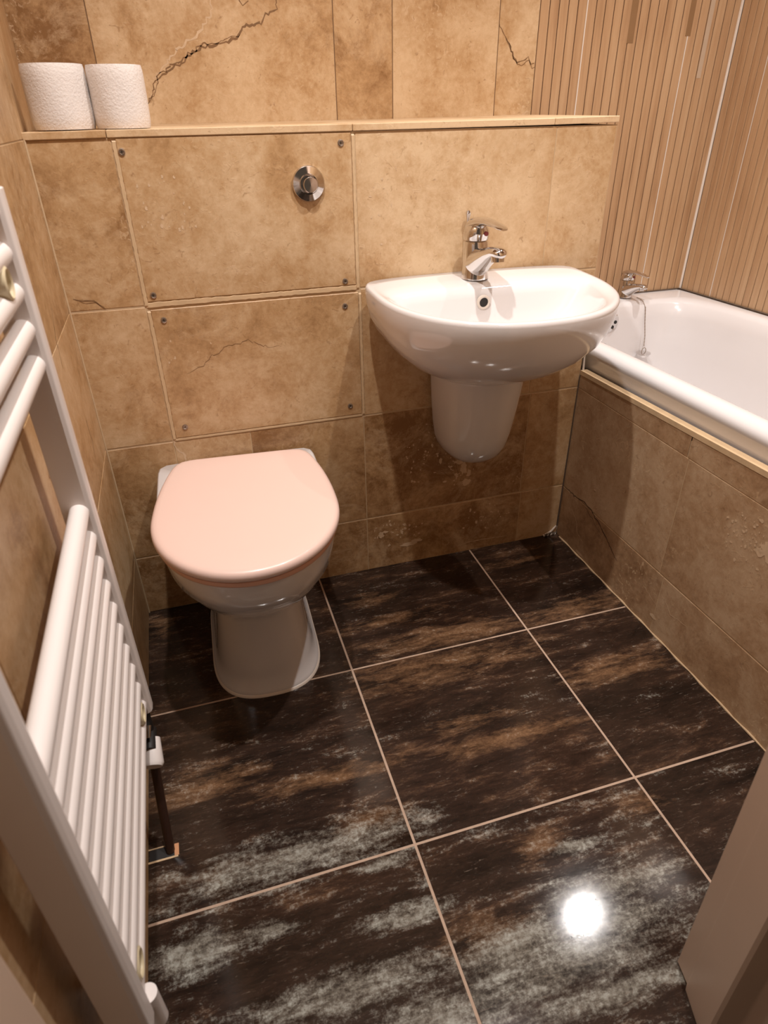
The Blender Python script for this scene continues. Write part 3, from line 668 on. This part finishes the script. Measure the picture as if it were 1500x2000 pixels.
bath = thing('bathtub', (1.51, -0.4, 0.15), 'white built-in bathtub between the tiled panel and the slatted wall', 'bathtub')
XC = (W + 0.0145 + 1.8225) / 2; YC = (D + YE) / 2; HW = (1.8225 - W - 0.0145) / 2; HY = (D - YE) / 2
def rr(z, inx0, inx1, iny0, iny1, n_=8.0, n=128, tilt=0.022):
    """rounded-rectangle ring inset from the bath's outline: panel side, wall side, foot end, tap end"""
    x0 = XC - HW + inx0; x1 = XC + HW - inx1; y0 = YE + iny0; y1 = D - 0.002 - iny1
    cx, cy, hw, hh = (x0 + x1) / 2, (y0 + y1) / 2, (x1 - x0) / 2, (y1 - y0) / 2; out = []
    for k in range(n):
        a = 2 * PI * k / n; c_, s_ = math.cos(a), math.sin(a)
        # superellipse in a rectangle with equal corner radii
        dx, dy = abs(c_) * 1.0, abs(s_) * 1.0
        X = hw * (abs(c_) ** (2 / n_)) * (1 if c_ >= 0 else -1); Y = hh * (abs(s_) ** (2 / n_)) * (1 if s_ >= 0 else -1)
        y = cy + Y; out.append(P((cx + X, y, z - tilt * y)))
    return out
ZR = 0.583
b_ = MB()
b_.loft([rr(0.512, 0.012, 0, 0, 0, 60), rr(0.535, 0.008, 0, 0, 0, 60), rr(0.550, 0.003, 0, 0, 0, 60), rr(0.558, 0.0, 0, 0, 0, 60), rr(0.566, 0.0015, 0, 0, 0, 60), rr(0.573, 0.006, 0, 0, 0, 60), rr(0.579, 0.014, 0.0005, 0, 0, 60), rr(ZR - 0.001, 0.023, 0.001, 0, 0, 60),
         rr(ZR, 0.034, 0.026, 0.05, 0.090, 12), rr(ZR - 0.003, 0.044, 0.038, 0.06, 0.101, 8), rr(ZR - 0.014, 0.053, 0.050, 0.07, 0.110, 7), rr(ZR - 0.05, 0.060, 0.060, 0.09, 0.116, 6.5), rr(ZR - 0.15, 0.068, 0.074, 0.13, 0.124, 6),
         rr(ZR - 0.26, 0.082, 0.088, 0.17, 0.134, 5.5), rr(ZR - 0.34, 0.105, 0.108, 0.21, 0.150, 5), rr(ZR - 0.375, 0.14, 0.14, 0.26, 0.185, 4.5), rr(ZR - 0.388, 0.19, 0.19, 0.33, 0.24, 4), rr(ZR - 0.390, 0.26, 0.26, 0.5, 0.4, 3)], False, True)
b_.build('tub', ['enamel'], bath, smooth=True, angle=50)
b_ = MB(); YO = D - 0.002 - 0.1175
lathe(b_, (1.488, YO, 0.524), [(0.031, 0.004), (0.031, -0.003), (0.027, -0.006), (0.010, -0.008), (0.0, -0.008)], 'y', 40, 0, False, False)
for k in range(6):
    a = 2 * PI * k / 6; lathe(b_, (1.488 + 0.017 * math.cos(a), YO - 0.0078, 0.524 + 0.017 * math.sin(a)), [(0.0055, 0), (0.0055, -0.0006), (0.0, -0.0006)], 'y', 12, 1, False, False)
b_.build('overflow', ['chrome', 'dark'], bath, smooth=True)
# sealant line round the wall edge of the tub
b_ = MB(); b_.tube([(W + 0.03, D - 0.003, ZR - 0.022 * D + 0.001), (XR - 0.004, D - 0.003, ZR - 0.022 * D + 0.001), (XR - 0.003, -0.3, ZR + 0.0085), (XR - 0.003, YE, ZR + 0.026)], 0.0026, 8); b_.build('sealant', ['mould'], bath, smooth=True)
b_ = MB(); b_.tube([(W + 0.005, -0.004, 0.515), (W + 0.004, -0.003, 0.55), (W + 0.010, -0.002, 0.582)], [0.003, 0.002, 0.002], 8); b_.build('sealant', ['silicone'], bath, smooth=True)

# ---- bath plug on its chain (lies against the tap-end slope)
t = thing('bath_plug', (1.612, 0.299, 0.39), 'chrome bath plug hanging on its ball chain below the bath tap', 'plug')
pp = [P((1.604, 0.372, 0.580)), P((1.611, 0.352, 0.577)), P((1.615, 0.334, 0.558)), P((1.615, 0.322, 0.51)), P((1.613, 0.308, 0.475)), P((1.612, 0.302, 0.446)), P((1.612, 0.299, 0.438))]
b_ = MB(); dense = []
for a, c_ in zip(pp[:-1], pp[1:]):
    k = max(2, int((c_ - a).length / 0.0045))
    dense += [a + (c_ - a) * (i / k) for i in range(k)]
b_.tube(dense, [0.0016 if i % 2 else 0.0009 for i in range(len(dense))], 8); b_.build('chain', ['steel'], t, smooth=True)
b_ = MB(); pc = P((1.612, 0.298, 0.420))
lathe(b_, pc, [(0.018, -0.008), (0.020, -0.002), (0.023, 0.0), (0.0225, 0.003), (0.006, 0.006), (0.0, 0.006)], 'z', 32, 0, True, False); b_.build('stopper', ['chrome'], t, smooth=True)
b_ = MB(); b_.tube([pc + P((0.008 * math.cos(a), 0, 0.005 + 0.014 * math.sin(a))) for a in [PI * k / 12 for k in range(13)]], 0.0011, 8, caps=True); b_.build('loop', ['steel'], t, smooth=True)

# ================================================================== TOILET
XT = 0.272; RT = math.radians(-1.8); RL = math.radians(-4.5)
t = thing('toilet', (XT, -0.2, 0), 'back-to-wall white toilet with closed pink seat on the dark tiled floor', 'toilet')
def tr(z, hw, hb, hf, yc=-0.22, nb=7, nf=2.2, taper=0, xo=0.0, rot=RT): return dring(XT + xo, yc, z, hw, hb, hf, nb, nf, taper, rot=rot)
b_ = MB()
b_.loft([tr(0.0, 0.122, 0.212, 0.158, nb=9, nf=2.7), tr(0.010, 0.122, 0.212, 0.158, nb=9, nf=2.7), tr(0.013, 0.118, 0.212, 0.154, nb=9, nf=2.7), tr(0.05, 0.110, 0.212, 0.145, nf=2.7), tr(0.12, 0.101, 0.212, 0.128, nf=2.7), tr(0.18, 0.096, 0.212, 0.118, nf=2.6),
         tr(0.215, 0.096, 0.212, 0.120, nf=2.5), tr(0.228, 0.101, 0.212, 0.134, nf=2.4), tr(0.240, 0.112, 0.212, 0.160, nf=2.3), tr(0.262, 0.130, 0.212, 0.198), tr(0.290, 0.147, 0.212, 0.232), tr(0.318, 0.159, 0.212, 0.258), tr(0.338, 0.166, 0.212, 0.274),
         tr(0.344, 0.1675, 0.212, 0.277), tr(0.348, 0.1735, 0.212, 0.283, nb=16), tr(0.376, 0.1780, 0.212, 0.290, nb=18), tr(0.404, 0.1795, 0.212, 0.293, nb=20), tr(0.411, 0.1780, 0.2115, 0.291, nb=20), tr(0.4140, 0.1740, 0.209, 0.287, nb=20), tr(0.4140, 0.12, 0.10, 0.22, nb=2.2)], True, True)
b_.build('pan', ['ceramic'], t, smooth=True, angle=60)
b_ = MB(); b_.loft([tr(0.0, 0.1255, 0.212, 0.1620, nb=9, nf=2.7), tr(0.003, 0.1250, 0.212, 0.1610, nb=9, nf=2.7), tr(0.006, 0.1220, 0.2115, 0.1575, nb=9, nf=2.7)]); b_.build('base_sealant', ['silicone'], t, smooth=True)
def lr(z, d=0.0): return lidring(XT - 0.003, -0.315, z, 0.1790 - d, 0.398 - d, 0.245 - d, 0.212 - d, rot=RL)
b_ = MB(); b_.loft([lr(0.4150, 0.007), lr(0.4160, 0.005), lr(0.4185, 0.004), lr(0.4255, 0.004), lr(0.4270, 0.007), lr(0.4270, 0.07)], True, True); b_.build('seat', ['pink_dark'], t, smooth=True, angle=60)
b_ = MB(); b_.loft([lr(0.4285, 0.005), lr(0.430, 0.001), lr(0.434, -0.001), lr(0.442, -0.0005), lr(0.4465, 0.0025), lr(0.4490, 0.007), lr(0.4500, 0.014), lr(0.4505, 0.05)], True, True); b_.build('lid', ['pink'], t, smooth=True, angle=60)
for sx in (-0.075, 0.075):
    b_ = MB(); b_.tube([(XT + sx - 0.02, -0.052, 0.420), (XT + sx + 0.02, -0.053, 0.420)], 0.010, 20); b_.build('hinge', ['pink_dark'], t, smooth=True)

# ================================================================== TOWEL RADIATOR
XF = 0.058; YA = -0.605; YN = -1.036; ZB0 = 0.262; ZT0 = 1.042
t = thing('towel_radiator', (0.043, (YA + YN) / 2, ZB0), 'white ladder towel radiator mounted on the left travertine wall', 'radiator')
def post(y0, y1, bev=0.0):
    b_ = MB(); x0 = XF - 0.039
    pr = [(x0, y0), (x0, y1), (XF - 0.007, y1), (XF - 0.002, y1 - 0.003 * (1 if y1 > y0 else -1)), (XF, y1 - 0.009), (XF, y0 + 0.009), (XF - 0.002, y0 + 0.003), (XF - 0.007, y0)]
    b_.loft([[P((a, c_, z)) for a, c_ in pr] for z in (ZB0, ZT0)]); b_.build('post', ['rad'], t, bevel=0.0012)
post(YA, YA + 0.030); post(YN - 0.030, YN)
zs = [0.655 - 0.0410 * k for k in range(10)] + [0.857 + 0.0410 * k for k in range(5)]
for z in zs:
    if z > ZT0 - 0.01: continue
    b_ = MB(); b_.tube([(XF - 0.0180, YA + 0.004, z), (XF - 0.0180, YN - 0.004, z)], 0.0125, 28); b_.build('rail', ['rad'], t, smooth=True)
for y, z in ((-0.645, 0.307), (-1.012, 0.307), (-0.660, 0.960), (-1.012, 0.960)):
    b_ = MB(); lathe(b_, (XF - 0.012, y, z), [(0.0165, -0.020), (0.0175, 0.0), (0.0170, 0.006), (0.0145, 0.0075), (0.0125, 0.006), (0.0120, -0.004), (0.0, -0.004)], 'x', 32, 0, True, False)
    b_.tube([(0.0, y, z), (XF - 0.020, y, z)], 0.007, 14); b_.build('wall_bracket', ['cream'], t, smooth=True)
# bottom valves
b_ = MB(); b_.tube([(0.042, YA + 0.013, ZB0), (0.042, YA + 0.010, 0.215)], 0.009, 18); b_.tube([(0.042, YA + 0.015, 0.210), (0.041, YA - 0.022, 0.200)], [0.012, 0.011], 18); b_.build('valve_body', ['dark'], t, smooth=True)
b_ = MB(); b_.tube([(0.045, YA + 0.002, 0.200), (0.043, YA - 0.036, 0.182), (0.0425, YA - 0.040, 0.180)], [0.0130, 0.0175, 0.0150], 32); b_.build('valve_cap', ['rad'], t, smooth=True)
b_ = MB(); b_.tube([(0.045, YA + 0.000, 0.236), (0.043, YA - 0.014, 0.222)], [0.006, 0.004], 14); b_.build('bleed_nut', ['chrome'], t, smooth=True)
b_ = MB(); b_.tube([(0.042, YN - 0.015, ZB0), (0.042, YN - 0.015, 0.21)], 0.009, 18)
b_.tube([(0.053, YN + 0.006, 0.276), (0.053, YN + 0.006, 0.215)], [0.0110, 0.0120], 24); b_.build('thermostatic_head', ['rad'], t, smooth=True)
pp = thing('heating_pipe', (0.038, -0.683, 0), 'dark heating pipe rising from the floor notch to the radiator', 'pipe')
b_ = MB(); b_.tube([(0.037, -0.683, -0.001), (0.038, -0.655, 0.07), (0.041, -0.615, 0.175), (0.042, -0.600, 0.205)], 0.0078, 18); b_.build('pipe', ['pipe'], pp, smooth=True)
